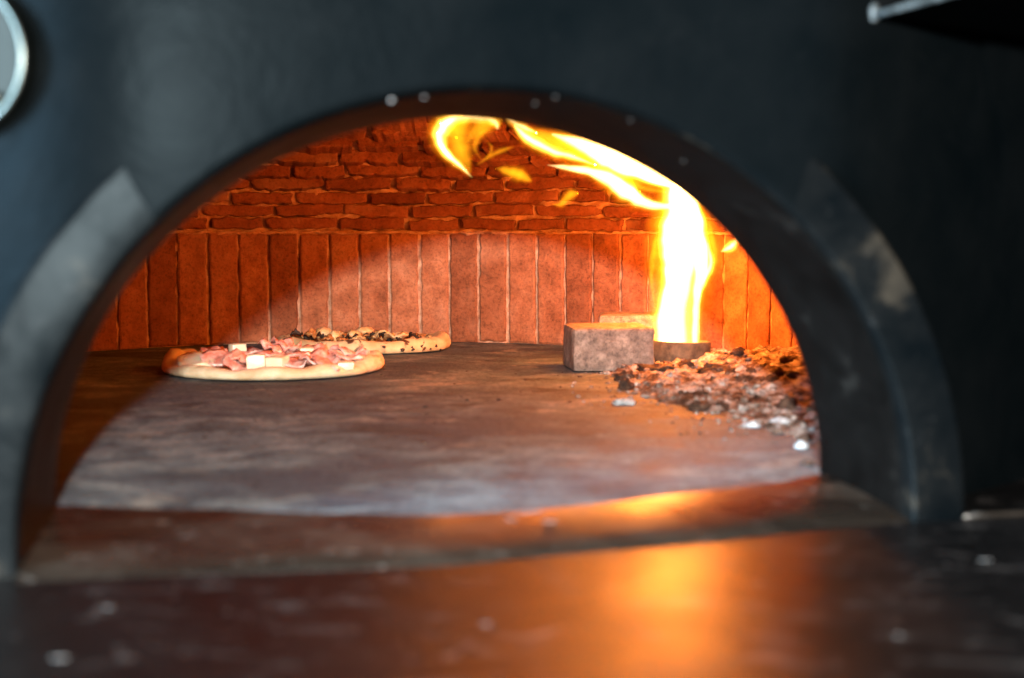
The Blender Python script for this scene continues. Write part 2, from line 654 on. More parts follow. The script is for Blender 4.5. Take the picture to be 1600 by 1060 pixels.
b.grid(120, len(tp), tun)
to = b.build('mouth_tunnel', M['soot'], oven)
tag(to, 'sooty steel lining of the mouth')

# sill between ledge and hearth
b = MB()


def sil(a, c):
    u = -0.2985 + 0.6095 * a
    f = front(u) + 0.007
    q = interp([-0.3, -0.19, -0.04, 0.08, 0.26, 0.3], [-0.020, -0.028, -0.044, -0.032, -0.006, -0.002], u)
    k = [0, 0, 0.006, 0.03, 0.3, 0.6, 1.0][round(c * 6)]
    z = [-0.016, -0.0138, -0.0134, -0.0118, -0.0070, -0.0022, 0.0007][round(c * 6)]
    p = O(u, q + (f - q) * k, z)
    p.z += 0.0006 * fbm(p, 30, 2) if 0.02 < k < 0.9 else 0
    return p


b.grid(80, 7, sil)
so = b.build('sill_plate', M['sill'], oven)
tag(so, 'scorched brown metal sill along the edge of the stone floor')

# bead of old sealant where the front meets the ledge
for u0, u1 in ((0.345, 0.80), (-0.80, -0.345)):
    b = MB()
    pts = [O(u0 + (u1 - u0) * i / 14, -0.003 + 0.003 * nz((i, 0, 0), 0.7), -0.0125) for i in range(15)]
    b.tube(pts, 0.0022)
    b.build('sealant_bead', M['edge'] if False else M['sill'], oven)


# ---- upright brick course -------------------------------------------------
def block_mesh(name, w, h, d, seed, nx, nzv, amp, rag, rnd, mat, sag=0.0):
    """one rough brick: face towards -y, edges rounded and ragged"""
    vs, fs = [], []
    for j in range(nzv + 1):
        for i in range(nx + 1):
            a, c = i / nx * 2 - 1, j / nzv * 2 - 1
            x, z = a * w / 2, c * h / 2
            ex = rag * fbm((0.3, c * h / 2, seed * 1.7), 55, 3, seed + (3 if a > 0 else 0))
            ez = rag * fbm((a * w / 2, 0.7, seed * 2.3), 52, 4, seed + (5 if c > 0 else 1))
            x += ex * a
            z += ez * c
            if sag:
                z -= math.copysign(sag * abs(a) ** 3.0, c) * (0.6 + 0.8 * abs(nz((c * 9, seed, 0), 1.0)))
            dx, dz = (1 - abs(a)) * w / 2, (1 - abs(c)) * h / 2
            e = min(dx, dz)
            y = amp * fbm((x, z, seed), 45, 4, seed)
            if e < rnd:
                y += rnd * (1 - math.sqrt(max(0, 1 - (1 - e / rnd) ** 2))) * 0.8 + abs(ex + ez) * 0.5
            vs.append((x, y, z))
    n1 = nx + 1
    for j in range(nzv):
        for i in range(nx):
            k = j * n1 + i
            fs.append((k, k + 1, k + n1 + 1, k + n1))
    rim = [i for i in range(nx + 1)] + [j * n1 + nx for j in range(1, nzv + 1)] + [nzv * n1 + i for i in range(nx - 1, -1, -1)] + [j * n1 for j in range(nzv - 1, 0, -1)]
    base = len(vs)
    for k in rim:
        x, y, z = vs[k]
        vs.append((x * 0.985, d, z * 0.985))
    m = len(rim)
    for i in range(m):
        j = (i + 1) % m
        fs.append((rim[j], rim[i], base + i, base + j))
    return mesh(name, vs, fs, mat, False)


def wall_frame(phi, r, z, tilt=0.0, roll=0.0):
    """phi = 0 straight away from the viewer, growing to the right"""
    out = Vector((math.sin(phi), math.cos(phi), 0))
    p = OC + out * r
    M_ = Matrix.Translation((p.x, p.y, z)) @ Matrix.Rotation(-phi, 4, 'Z') @ Matrix.Rotation(tilt, 4, 'X') @ Matrix.Rotation(roll, 4, 'Y')
    return M_


def in_mouth(p, m=0.0):
    u, v = UV(p)
    return v < 0.45 and math.hypot(u, p.z) < RMOUTH + 0.085 + m


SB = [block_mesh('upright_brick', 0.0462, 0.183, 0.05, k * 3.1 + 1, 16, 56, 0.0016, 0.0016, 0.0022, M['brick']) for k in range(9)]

# mortar shell of the upright wall
b = MB()
NA = 760


def wal(a, c):
    phi = R(-180) + R(360) * a
    p = OC + Vector((math.sin(phi), math.cos(phi), 0)) * RW
    z = -0.005 + (Z1 + 0.008) * c
    k = fbm((p.x, p.y, z), 55, 3, 3)
    q = OC + Vector((math.sin(phi), math.cos(phi), 0)) * (RW + 0.0046 - 0.0034 * k - 0.0016 * nz(p, 14, 6))
    return Vector((q.x, q.y, z))


b.grid(NA, 26, wal, True)
b.f = [f for f in b.f if not in_mouth(sum((b.v[i] for i in f), Vector()) / 4)]
wall = b.build('upright_course', M['mortar'], oven)
tag(wall, 'ring of upright bricks with pale mortar joints')
N_UP = 82
for i in range(N_UP):
    phi = 2 * math.pi * (i + 0.35) / N_UP
    if phi > math.pi:
        phi -= 2 * math.pi
    if abs(phi) > R(112):
        continue
    m = wall_frame(phi + rng.uniform(-0.0016, 0.0016), RW - 0.0008 + rng.uniform(-0.001, 0.0012), Z1 / 2 + rng.uniform(-0.002, 0.001), rng.uniform(-0.006, 0.006), rng.uniform(-0.006, 0.006))
    if rng.random() < 0.5:
        m = m @ Matrix.Rotation(math.pi, 4, 'Y')
    obj('brick', SB[rng.randrange(9)], wall, m)

# ---- dome -----------------------------------------------------------------
ROWH = 0.0225


def dome_r(z):
    k = (z - Z1) / DB
    return RW * math.sqrt(max(0, 1 - k * k))


rows = [Z1 + 0.002 + ROWH * k for k in range(9)]
z = rows[-1]
while len(rows) < 15:
    z += max(0.006, ROWH * (1 - ((z - Z1) / DB) ** 2) ** 0.5)
    rows.append(z)
ZTOP = Z1 + DB
b = MB()


def dom(a, c):
    phi = R(-180) + R(360) * a
    t_ = c * math.pi / 2
    z = Z1 + DB * math.sin(t_)
    r = RW * math.cos(t_)
    d = Vector((math.sin(phi), math.cos(phi), 0))
    p = OC + d * r
    k = fbm((p.x, p.y, z), 48, 4, 8)
    o = 0.0105 - 0.0085 * k - 0.003 * max(0, nz((p.x, p.y, z), 20, 2))
    q = OC + d * max(0.0, r + o * math.cos(t_))
    return Vector((q.x, q.y, z + o * math.sin(t_)))


b.grid(620, 96, dom, True)
b.f = [f for f in b.f if not in_mouth(sum((b.v[i] for i in f), Vector()) / len(f))]
dome = b.build('dome', M['mortar'], oven)
tag(dome, 'low dome of flat stepped bricks in rough mortar')
LENS = [0.082, 0.092, 0.099, 0.107, 0.115]
DBK = []
for k in range(15):
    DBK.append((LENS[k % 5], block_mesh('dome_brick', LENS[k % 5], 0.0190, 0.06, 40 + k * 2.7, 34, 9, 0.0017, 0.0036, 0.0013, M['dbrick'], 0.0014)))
for k in range(len(rows)):
    z0 = rows[k]
    z1 = rows[k + 1] if k + 1 < len(rows) else z0 + 0.008
    zc = (z0 + z1) / 2
    r = dome_r(zc)
    slope = math.atan2(dome_r(z0) - dome_r(z1), z1 - z0)
    hscale = math.hypot(z1 - z0, (dome_r(z0) - dome_r(z1)) * 0.45) / ROWH
    lim = R(102) if k < 9 else R(75)
    phi = -lim + rng.uniform(0, 0.12)
    while phi < lim:
        L, me = DBK[rng.randrange(15)]
        dphi = (L + rng.uniform(0.004, 0.009)) / r
        m = wall_frame(phi + dphi / 2, r + rng.uniform(-0.003, 0.0025), zc + rng.uniform(-0.0022, 0.0022), -slope * 0.36 + rng.uniform(-0.09, 0.09), rng.uniform(-0.045, 0.045))
        m = m @ Matrix.Diagonal((1, 1, hscale * rng.uniform(0.93, 1.04), 1))
        phi += dphi
        p = m.translation
        if in_mouth(p, 0.03):
            continue
        obj('brick', me, dome, m)

# rough bed of mortar where dome meets uprights
b = MB()
pts = []
for i in range(0, 421):
    phi = R(-105) + R(210) * i / 420
    rr = RW + 0.0012 + 0.0045 * nz((phi * 34, 0, 0), 1.0)
    pts.append(OC + Vector((math.sin(phi) * rr, math.cos(phi) * rr, Z1 - 0.0005 + 0.0042 * nz((phi * 23, 4, 0), 1.0))))
b.tube(pts, 0.0026, 6)
for k, p in enumerate(list(b.v)):
    b.v[k] = p + Vector((nz(p, 160, 1), nz(p, 160, 2), nz(p, 160, 3))) * 0.0036
b.build('bed_joint', M['mortar'], oven)

# ---- thermometer on the left cheek -----------------------------------------
nl = (-AV * math.cos(ANG) - RV * math.sin(ANG)).normalized()   # outward normal of the left cheek
pl = O(-UB - 0.1, math.tan(ANG) * 0.1 - 0.0, 0)
d = ray(-58, 92)
gc = EYE + d * ((pl - EYE).dot(nl) / d.dot(nl))
ex = Vector((0, 0, 1)).cross(nl).normalized()
ez = nl.cross(ex)


def disc(bm, prof, n=48):
    bm.grid(n, len(prof), lambda a, c: gc + (ex * math.cos(a * 2 * math.pi) + ez * math.sin(a * 2 * math.pi)) * prof[round(c * (len(prof) - 1))][0] + nl * prof[round(c * (len(prof) - 1))][1], True, True)


gauge = MB()
disc(gauge, [(0.0490, -0.004), (0.0490, 0.006), (0.0483, 0.0095), (0.0468, 0.011), (0.0448, 0.011), (0.0432, 0.0095), (0.0425, 0.007)])
g = gauge.build('thermometer', M['steel'], oven)
tag(g, 'round polished steel thermometer bezel')
gd = MB()
disc(gd, [(0.0428, 0.0065), (0.03, 0.0068), (0.0001, 0.007)])
gdo = gd.build('dial', M['dial'], g)
gk = MB()
for k in range(15):
    a = R(-130 + 260 * k / 14)
    c0 = gc + (ex * math.sin(a) + ez * math.cos(a)) * 0.024 + nl * 0.0076
    dr = (ex * math.sin(a) + ez * math.cos(a))
    dt = dr.cross(nl)
    gk.add([c0 - dr * 0.002 - dt * 0.0003, c0 + dr * 0.002 - dt * 0.0003, c0 + dr * 0.002 + dt * 0.0003, c0 - dr * 0.002 + dt * 0.0003], [(0, 1, 2, 3)])
gk.build('scale_marks', M['darkmark'], g, False)
gn = MB()
gn.tube([gc + nl * 0.0085, gc + nl * 0.0085 + (ex * 0.5 + ez * 0.86) * 0.022], 0.0007, 6)
gn.build('needle', M['darkmark'], g)
gs = MB()
sc = gc + ex * 0.0275 - ez * 0.0265 + nl * 0.0082
gs.blob(sc, 0.0052, 0.0052, 0.0052, 0, n=6)
gs.build('screw', M['steel'], g)

# ---- shelf bracket at the top right -----------------------------------------
nr = (-AV * math.cos(ANG) + RV * math.sin(ANG)).normalized()
pr_ = O(UB + 0.1, math.tan(ANG) * 0.1, 0)


def on_right(px, py):
    dd = ray(px, py)
    return EYE + dd * ((pr_ - EYE).dot(nr) / dd.dot(nr))


c0 = on_right(1372, 24)
along = Vector((math.cos(TH + ANG), math.sin(TH + ANG), 0))
outv = -AV
b = MB()
zz = c0.z
A_ = [c0 - along * 0.0 - outv * 0.02, c0 + outv * 0.16, c0 + outv * 0.16 + RV * 0.3, c0 + along * 0.34 - outv * 0.02]
A_ = [Vector((p.x, p.y, 0)) for p in A_]
b.add([p + Vector((0, 0, zz)) for p in A_] + [p + Vector((0, 0, zz + 0.02)) for p in A_],
      [(3, 2, 1, 0), (4, 5, 6, 7), (0, 1, 5, 4), (1, 2, 6, 5), (2, 3, 7, 6), (3, 0, 4, 7)])
sh = b.build('hood_shelf', M['soot'], oven, False)
tag(sh, 'black steel shelf jutting from the right cheek')
b = MB()
e0, e1 = Vector((A_[0].x, A_[0].y, zz)) + outv * 0.018 - RV * 0.002, Vector((A_[1].x, A_[1].y, zz)) - RV * 0.002
b.tube([e0 + (e1 - e0) * k / 6 for k in range(7)], 0.0024, 8)
b.blob(e0 + Vector((0, 0, 0.002)), 0.004, 0.004, 0.007, 0.2, n=7, seed=3)
b.build('worn_edge', M['edge'], sh)

# ------------------------------------------------------------------ pizzas
def crust(c, rx, ry, h, seed, lumps, mat, name, parent, rot=0.0):
    b = MB()
    prof = [(0.0, 0.30), (0.3, 0.30), (0.55, 0.32), (0.70, 0.36), (0.77, 0.50), (0.82, 0.78), (0.87, 0.96), (0.91, 1.0), (0.95, 0.95), (0.98, 0.78), (0.998, 0.52), (1.0, 0.30), (0.985, 0.12), (0.96, 0.02), (0.9, 0.0)]

    def fn(a, q):
        t_ = a * 2 * math.pi
        r, zz = prof[round(q * (len(prof) - 1))]
        dx, dy = math.cos(t_), math.sin(t_)
        wob = 1 + 0.035 * nz((dx * 1.4, dy * 1.4, seed), 1.0) + 0.018 * nz((dx * 5, dy * 5, seed), 1.0)
        up = 1 + 0.22 * nz((dx * 2.5, dy * 2.5, seed + 4), 1.0) + 0.16 * nz((dx * 7, dy * 7, seed + 9), 1.0)
        for (la, lw, lh) in lumps:
            dd = (math.degrees(t_) - la + 180) % 360 - 180
            up += lh * math.exp(-(dd / lw) ** 2)
        if r < 0.74:
            up = 1
        return Vector((c.x + dx * rx * r * wob, c.y + dy * ry * r * wob, 0.0015 + zz * h * up + (0.0009 * fbm((dx * r * 9, dy * r * 9, seed), 2, 3) if zz > 0.1 else 0)))
    b.grid(110, len(prof), fn, True, True)
    return b.build(name, mat, parent)


def sheet(b, c, sx, sy, seed, amp, rz, tilt=0.0, th=0.0016):
    """a crumpled slice with thickness"""
    n = 9
    Mx = Matrix.Rotation(rz, 3, 'Z') @ Matrix.Rotation(tilt, 3, 'X')

    def pos(i, j, side):
        a, q = i / (n - 1) * 2 - 1, j / (n - 1) * 2 - 1
        k = 1 + 0.25 * nz((a, q, seed), 1.6)
        x, y = a * math.sqrt(1 - q * q * 0.45) * sx * k, q * math.sqrt(1 - a * a * 0.45) * sy * k
        zf = amp * (math.sin(a * 3.1 + seed) * 0.55 + fbm((a, q, seed), 1.7, 3) * 1.1)
        return Vector(c) + Mx @ Vector((x, y, zf + side * th))
    top = [pos(i, j, 1) for j in range(n) for i in range(n)]
    bot = [pos(i, j, -1) for j in range(n) for i in range(n)]
    fs = []
    for j in range(n - 1):
        for i in range(n - 1):
            k = j * n + i
            fs.append((k, k + 1, k + n + 1, k + n))
            fs.append((k + n * n + n, k + n * n + n + 1, k + n * n + 1, k + n * n))
    rim = [i for i in range(n)] + [j * n + n - 1 for j in range(1, n)] + [(n - 1) * n + i for i in range(n - 2, -1, -1)] + [j * n for j in range(n - 2, 0, -1)]
    for i in range(len(rim)):
        a_, c_ = rim[i], rim[(i + 1) % len(rim)]
        fs.append((a_ + n * n, c_ + n * n, c_, a_))
    b.add(top + bot, fs)


def soft_cube(b, c, s, seed, rz, squash=0.8):
    n = 6
    Mx = Matrix.Rotation(rz, 3, 'Z') @ Matrix.Rotation(0.12 * math.sin(seed), 3, 'X')
    for ax in range(3):
        for sg in (-1, 1):
            def fn(a, q):
                p = [0, 0, 0]
                p[ax] = sg
                p[(ax + 1) % 3] = (a * 2 - 1)
                p[(ax + 2) % 3] = (q * 2 - 1)
                v = Vector(p)
                r = v.length
                v = v * (0.68 + 0.36 / r) * (1 + 0.12 * nz(v, 1.3, seed))
                v = Vector((v.x * s[0], v.y * s[1], v.z * s[2]))
                return Vector(c) + Mx @ v
            b.grid(n, n, fn, sg < 0)


# front pizza: ham and cheese cubes
P1 = at_z(428, 580, 0)
PC1 = Vector((P1.x, P1.y, 0))
p1 = thing('pizza', PC1, 'pale unbaked looking pizza with pink ham and white cheese cubes, the nearer one', 'pizza')
crust(PC1, 0.149, 0.140, 0.0158, 2.0, [(178, 11, 0.75), (158, 8, 0.45), (-150, 10, -0.25), (-128, 9, 0.15), (-103, 7, -0.22), (-84, 9, 0.22), (-66, 6, -0.2), (-52, 9, 0.35), (-30, 7, -0.1), (-12, 10, 0.5), (14, 9, 0.35)], M['dough'], 'crust', p1)
b = MB()
b.grid(48, 5, lambda a, q: PC1 + Vector((math.cos(a * 2 * math.pi) * 0.122 * (1 - q) * (1 + 0.05 * math.sin(a * 31)), math.sin(a * 2 * math.pi) * 0.112 * (1 - q), 0.0075 + 0.002 * q)), True, True)
b.build('sauce', M['sauce'], p1)


def on_pizza(P, px, py, y_off):
    """point over the pizza at depth P.y + y_off on the line to the pixel"""
    return at_y(px, py, P.y + y_off)


hams = [(352, 559, -0.045, 0.026, 0.6, 0.010), (372, 572, -0.07, 0.022, 1.4, 0.008), (340, 552, 0.02, 0.024, 2.2, 0.009), (396, 552, 0.03, 0.020, 0.3, 0.008),
        (432, 545, 0.035, 0.022, 1.1, 0.011), (446, 539, 0.05, 0.018, 2.6, 0.013), (474, 556, -0.02, 0.024, 0.2, 0.009), (500, 565, -0.055, 0.026, 1.0, 0.010),
        (512, 570, -0.082, 0.022, 2.0, 0.009), (522, 557, 0.0, 0.022, 0.8, 0.009), (545, 561, -0.03, 0.020, 2.9, 0.009), (566, 558, 0.005, 0.013, 0.5, 0.012),
        (420, 556, -0.03, 0.020, 1.8, 0.008), (487, 546, 0.06, 0.020, 0.9, 0.008), (535, 551, 0.05, 0.018, 2.4, 0.009), (460, 565, -0.06, 0.018, 0.1, 0.008)]
for k, (px, py, dy, s, rz, amp) in enumerate(hams):
    b = MB()
    c = on_pizza(PC1, px, py, dy)
    c.z = max(c.z, 0.012)
    sheet(b, c, s * 1.25, s * 0.95, k * 2.3 + 1, amp * 0.75, rz, 0.22 + 0.3 * math.sin(k * 1.9))
    b.build('ham_slice', M['ham'], p1)
cubes = [(400, 566, -0.075, 0.0125, 0.012, 0.0105, 0.15), (434, 567, -0.07, 0.0125, 0.011, 0.009, -0.3), (371, 547, 0.03, 0.0105, 0.011, 0.0085, 0.5), (418, 567, -0.06, 0.008, 0.009, 0.007, 0.9),
         (478, 548, 0.03, 0.010, 0.012, 0.005, 0.3), (540, 571, -0.085, 0.011, 0.009, 0.005, 0.2)]
for k, (px, py, dy, sx, sy, sz, rz) in enumerate(cubes):
    b = MB()
    c = on_pizza(PC1, px, py, dy)
    c.z = max(c.z, 0.012 + sz * 0.6)
    soft_cube(b, c, (sx, sy, sz), k * 1.7, rz)
    b.build('cheese_cube', M['cheese'], p1)
b = MB()
sheet(b, on_pizza(PC1, 306, 566, -0.05) + Vector((0, 0, 0)), 0.026, 0.03, 7.0, 0.004, 0.3, 0.25, 0.004)
b.build('cheese_slice', M['cheese'], p1)

# rear pizza: browned crust, mushrooms
P2 = at_z(567, 545.5, 0)
PC2 = Vector((P2.x, P2.y - 0.005, 0))
p2 = thing('pizza', PC2, 'browned pizza with mushrooms and char spotted crust, behind the ham one against the bricks', 'pizza')
crust(PC2, 0.143, 0.113, 0.0195, 6.5, [(-20, 25, 0.15), (-90, 40, 0.05), (10, 18, 0.2)], M['leopard'], 'crust', p2)
b = MB()
b.grid(48, 5, lambda a, q: PC2 + Vector((math.cos(a * 2 * math.pi) * 0.118 * (1 - q), math.sin(a * 2 * math.pi) * 0.09 * (1 - q), 0.008 + 0.003 * q)), True, True)
b.build('melted_cheese', M['melt'], p2)
r2 = random.Random(11)
for k in range(34):
    b = MB()
    px = 462 + (680 - 462) * (k + r2.uniform(0, 0.9)) / 34
    dy = r2.uniform(-0.075, 0.05)
    py = 526 + r2.uniform(-5, 6) + (5 if px > 620 else 0)
    c = on_pizza(PC2, px, py, dy)
    c.z = max(c.z, 0.016)
    s = r2.uniform(0.010, 0.020)
    sheet(b, c, s, s * 0.65, k * 3.1, 0.005, r2.uniform(0, 3), r2.uniform(-0.6, 0.6), 0.0013)
    b.build('mushroom_slice', M['mushroom'] if k % 3 else M['pale_mushroom'], p2)
for k in range(18):
    b = MB()
    px = 460 + (672 - 460) * (k + r2.uniform(0, 0.9)) / 18
    c = on_pizza(PC2, px, 524 + r2.uniform(-3, 8), r2.uniform(-0.08, 0.02))
    c.z = max(c.z, 0.017)
    s = r2.uniform(0.006, 0.012)
    sheet(b, c, s, s * 0.45, k * 1.3 + 40, 0.004, r2.uniform(0, 3), r2.uniform(-0.7, 0.7), 0.001)
    b.build('charred_slice', M['char'], p2)
for px, py, dy, sx, sz in ((506, 522, -0.03, 0.0135, 0.0115), (522, 527, -0.045, 0.009, 0.011), (570, 517, 0.0, 0.014, 0.007), (552, 523, -0.02, 0.011, 0.007), (600, 526, -0.01, 0.011, 0.006)):
    b = MB()
    b.blob(on_pizza(PC2, px, py, dy), sx, sx, sz, 0.22, 1.4, px, 9)
    b.build('mushroom_cap', M['pale_mushroom'], p2)

for k, (px, py, rr) in enumerate(((600, 543, 0.0035), (629, 547, 0.0042), (645, 544, 0.0062), (659, 542, 0.0058), (672, 545, 0.0028), (681, 541, 0.0036), (688, 546, 0.0026), (575, 548, 0.0022), (548, 546, 0.0025))):
    best = None
    for q in range(-170, -4):
        a = R(q)
        x, y = PC2.x + math.cos(a) * 0.1415, PC2.y + math.sin(a) * 0.1115
        p = at_y(px, py, y)
        if best is None or abs(p.x - x) < best[0]:
            best = (abs(p.x - x), p, a)
    b = MB()
    b.blob((0, 0, 0), rr, 0.0022, rr * 0.7, 0.35, 1.5, k * 2.1, 7)
    b.build('char_spot', M['char'], p2, True, Matrix.Translation(best[1]) @ Matrix.Rotation(best[2] + math.pi / 2, 4, 'Z'))

# ------------------------------------------------------------------ kiln blocks, burner
def kiln_block(c, hx, hy, hz, rz, seed, label):
    Mx = Matrix.Translation(c) @ Matrix.Rotation(rz, 4, 'Z')
    b = MB()
    n = 14
    for ax in range(3):
        for sg in (-1, 1):
            def fn(a, q):
                p = [0, 0, 0]
                p[ax] = sg
                p[(ax + 1) % 3] = a * 2 - 1
                p[(ax + 2) % 3] = q * 2 - 1
                hs = (hx, hy, hz)
                v = Vector([p[i] * hs[i] for i in range(3)])
                rr = 0.0055
                core = Vector([max(-hs[i] + rr, min(hs[i] - rr, v[i])) for i in range(3)])
                dd = v - core
                if dd.length > 1e-9:
                    v = core + dd.normalized() * rr
                v *= 1 + 0.028 * fbm(v, 34, 5, seed)
                v.z = max(v.z, -hz)
                return v
            b.grid(n, n, fn, sg < 0)
    o = b.build('kiln_block', M['block'], None, True, Mx)
    return tag(o, label, 'brick')


f0 = at_z(905, 583, 0)
rz = R(6)
cx = f0 + Vector((math.cos(rz), math.sin(rz), 0)) * 0.051 + Vector((-math.sin(rz), math.cos(rz), 0)) * 0.052
kiln_block(Vector((cx.x - 0.003, cx.y, 0.0305)), 0.056, 0.052, 0.030, rz, 3, 'grey rough firebrick standing left of the fire cup, nearest the front')
kiln_block(Vector((0.186, 2.16, 0.0325)), 0.053, 0.045, 0.032, R(-4), 9, 'firebrick behind the grey one, only its glowing top showing')

bc = Vector((0.2375, 2.005, 0))
cup = thing('fire_cup', bc, 'short rusty iron cup half buried in ash with the flame rising from it', 'burner')
b = MB()
prof = [(0.0425, 0.0), (0.0422, 0.034), (0.0416, 0.0352), (0.0398, 0.0352), (0.0392, 0.034), (0.0392, 0.004), (0.0001, 0.004)]


def cupf(a, q):
    r, z = prof[round(q * (len(prof) - 1))]
    t_ = a * 2 * math.pi
    k = 1 + 0.02 * math.cos(4 * t_ + 0.4)
    return Vector((bc.x + math.cos(t_) * r * k, bc.y + math.sin(t_) * r * k * 0.9, z + 0.0012 * math.cos(t_ + 2.8) * (z > 0.02)))


b.grid(56, len(prof), cupf, True, True)
b.build('cup_wall', M['iron'], cup)
b = MB()
b.blob(Vector((bc.x, bc.y, 0.012)), 0.033, 0.030, 0.009, 0.3, 3, 5, 10)
b.build('embers', M['coal'], cup)

# ------------------------------------------------------------------ flame
fire = thing('flame', Vector((bc.x, bc.y, 0.02)), 'tall white hot flame rising from the iron cup and licking left along the dome', 'flame')


def catmull(P, n):
    out = []
    for i in range(len(P) - 1):
        p0, p1_, p2_, p3 = P[max(i - 1, 0)], P[i], P[i + 1], P[min(i + 2, len(P) - 1)]
        for k in range(n):
            t_ = k / n
            out.append([0.5 * (2 * p1_[j] + (p2_[j] - p0[j]) * t_ + (2 * p0[j] - 5 * p1_[j] + 4 * p2_[j] - p3[j]) * t_ ** 2 + (3 * p1_[j] - p0[j] - 3 * p2_[j] + p3[j]) * t_ ** 3) for j in range(len(p1_))])
    out.append(list(P[-1]))
    return out


def tongue(pts, mat, depth=0.6, seed=0, wob=0.18, n=7, seg=16, name='flame_tongue'):
    low, mid, hot = M['fire_low'], M['fire_mid'], M['fire_hot']
    inner = {'fire_core': ((mid, 0.95), (hot, 0.75)), 'fire_body': ((mid, 0.9), (hot, 0.42)), 'fire_wisp': ((low, 0.8),)}[mat.name]
    outer = shell(pts, M['fire_halo'], depth * 1.1, seed, wob, n, seg, name, 1.6, fire)
    inner = ((low, 1.14),) + inner
    for k, (m_, q) in enumerate(inner):
        shell(pts, m_, depth, seed + 0.13 * (k + 1), wob, n, seg, 'flame_core', q, outer)


def shell(pts, mat, depth, seed, wob, n, seg, name, scale, parent):
    """pts: (pixel x, pixel y, distance, half width in pixels) along the tongue's spine"""
    P = []
    for (px, py, D, hw) in pts:
        p = at_y(px, py, D)
        P.append((p.x, p.y, p.z, hw / FPX * D * scale))
    Q = catmull(P, n)
    b = MB()
    m = len(Q)
    for i, q in enumerate(Q):
        p = Vector(q[:3])
        t_ = Vector(Q[min(i + 1, m - 1)][:3]) - Vector(Q[max(i - 1, 0)][:3])
        t_.normalize()
        side = t_.cross(Vector((0, 1, 0)))
        if side.length < 1e-3:
            side = Vector((1, 0, 0))
        side.normalize()
        back = side.cross(t_)
        w0 = max(1e-5, q[3] / scale)
        w = max(1e-5, q[3]) * (1 + wob * nz((i * 0.35, seed, 0), 1.0))
        p = p + side * w0 * wob * 0.8 * nz((i * 0.3, seed + 5, 0), 1.0)
        for k in range(seg):
            a = 2 * math.pi * k / seg
            fl_ = 1 + 0.22 * nz((math.cos(a) * 1.2, math.sin(a) * 1.2, i * 0.12 + seed), 1.0)
            b.v.append(p + side * math.cos(a) * w * fl_ + back * math.copysign(abs(math.sin(a)) ** 2.6, math.sin(a)) * w * depth * fl_)
    for i in range(m - 1):
        for k in range(seg):
            a_, c_ = i * seg + k, i * seg + (k + 1) % seg
            b.f.append((a_, a_ + seg, c_ + seg, c_))
    b.f.append(tuple(range(seg)))
    b.f.append(tuple((m - 1) * seg + k for k in range(seg))[::-1])
    return b.build(name, mat, parent)


# column: broad body with two legs
tongue([(1040, 541, 2.0, 19), (1040, 500, 2.0, 20), (1050, 450, 2.0, 20), (1056, 410, 2.0, 25), (1058, 360, 1.99, 30), (1062, 310, 1.97, 26), (1062, 260, 1.94, 24), (1050, 215, 1.9, 18), (1030, 190, 1.84, 6)], M['fire_hot'], 0.7, 1)
tongue([(1086, 541, 2.0, 7), (1087, 500, 2.0, 8), (1090, 455, 2.0, 9), (1096, 415, 2.0, 16), (1088, 370, 1.99, 20), (1080, 320, 1.97, 18), (1070, 265, 1.94, 16), (1050, 220, 1.9, 8)], M['fire_hot'], 0.7, 2)
tongue([(1058, 540, 2.01, 36), (1060, 490, 2.01, 34), (1066, 440, 2.01, 38), (1068, 395, 2.0, 46), (1066, 345, 1.99, 38), (1064, 300, 1.97, 32), (1060, 240, 1.93, 32), (1040, 200, 1.88, 20), (1010, 180, 1.82, 4)], M['fire_mid'], 0.4, 3, 0.08)
tongue([(1090, 470, 1.98, 2), (1100, 440, 1.98, 8), (1110, 410, 1.98, 8), (1106, 380, 1.98, 3)], M['fire_mid'], 0.8, 4)
# plume sweeping left under the dome
tongue([(1062, 290, 1.95, 12), (1020, 275, 1.9, 16), (975, 254, 1.86, 25), (940, 238, 1.82, 25), (905, 224, 1.8, 14), (862, 210, 1.78, 2)], M['fire_hot'], 0.7, 5)
tongue([(1050, 322, 1.97, 8), (1015, 320, 1.95, 10), (985, 303, 1.93, 16), (955, 282, 1.91, 15), (920, 268, 1.89, 9), (885, 262, 1.87, 6), (855, 258, 1.86, 1)], M['fire_hot'], 0.6, 6)
tongue([(1060, 275, 1.94, 14), (1000, 250, 1.86, 26), (950, 235, 1.83, 32), (905, 228, 1.8, 26), (850, 215, 1.77, 14), (810, 198, 1.74, 3)], M['fire_low'], 0.5, 7)
tongue([(930, 258, 1.84, 2), (895, 245, 1.81, 7), (862, 236, 1.79, 10), (836, 222, 1.77, 11), (815, 208, 1.75, 9), (803, 196, 1.74, 3)], M['fire_mid'], 0.8, 8)
tongue([(838, 208, 1.72, 2), (820, 200, 1.71, 7), (800, 190, 1.7, 7), (785, 180, 1.69, 2)], M['fire_mid'], 0.8, 9)
tongue([(1055, 285, 1.93, 5), (1010, 262, 1.88, 5), (960, 234, 1.84, 5), (915, 214, 1.8, 6), (870, 200, 1.77, 4), (840, 190, 1.75, 1)], M['fire_mid'], 0.9, 10)
tongue([(1000, 300, 1.92, 2), (975, 288, 1.9, 16), (950, 265, 1.88, 18), (925, 250, 1.86, 3)], M['fire_low'], 0.6, 16)
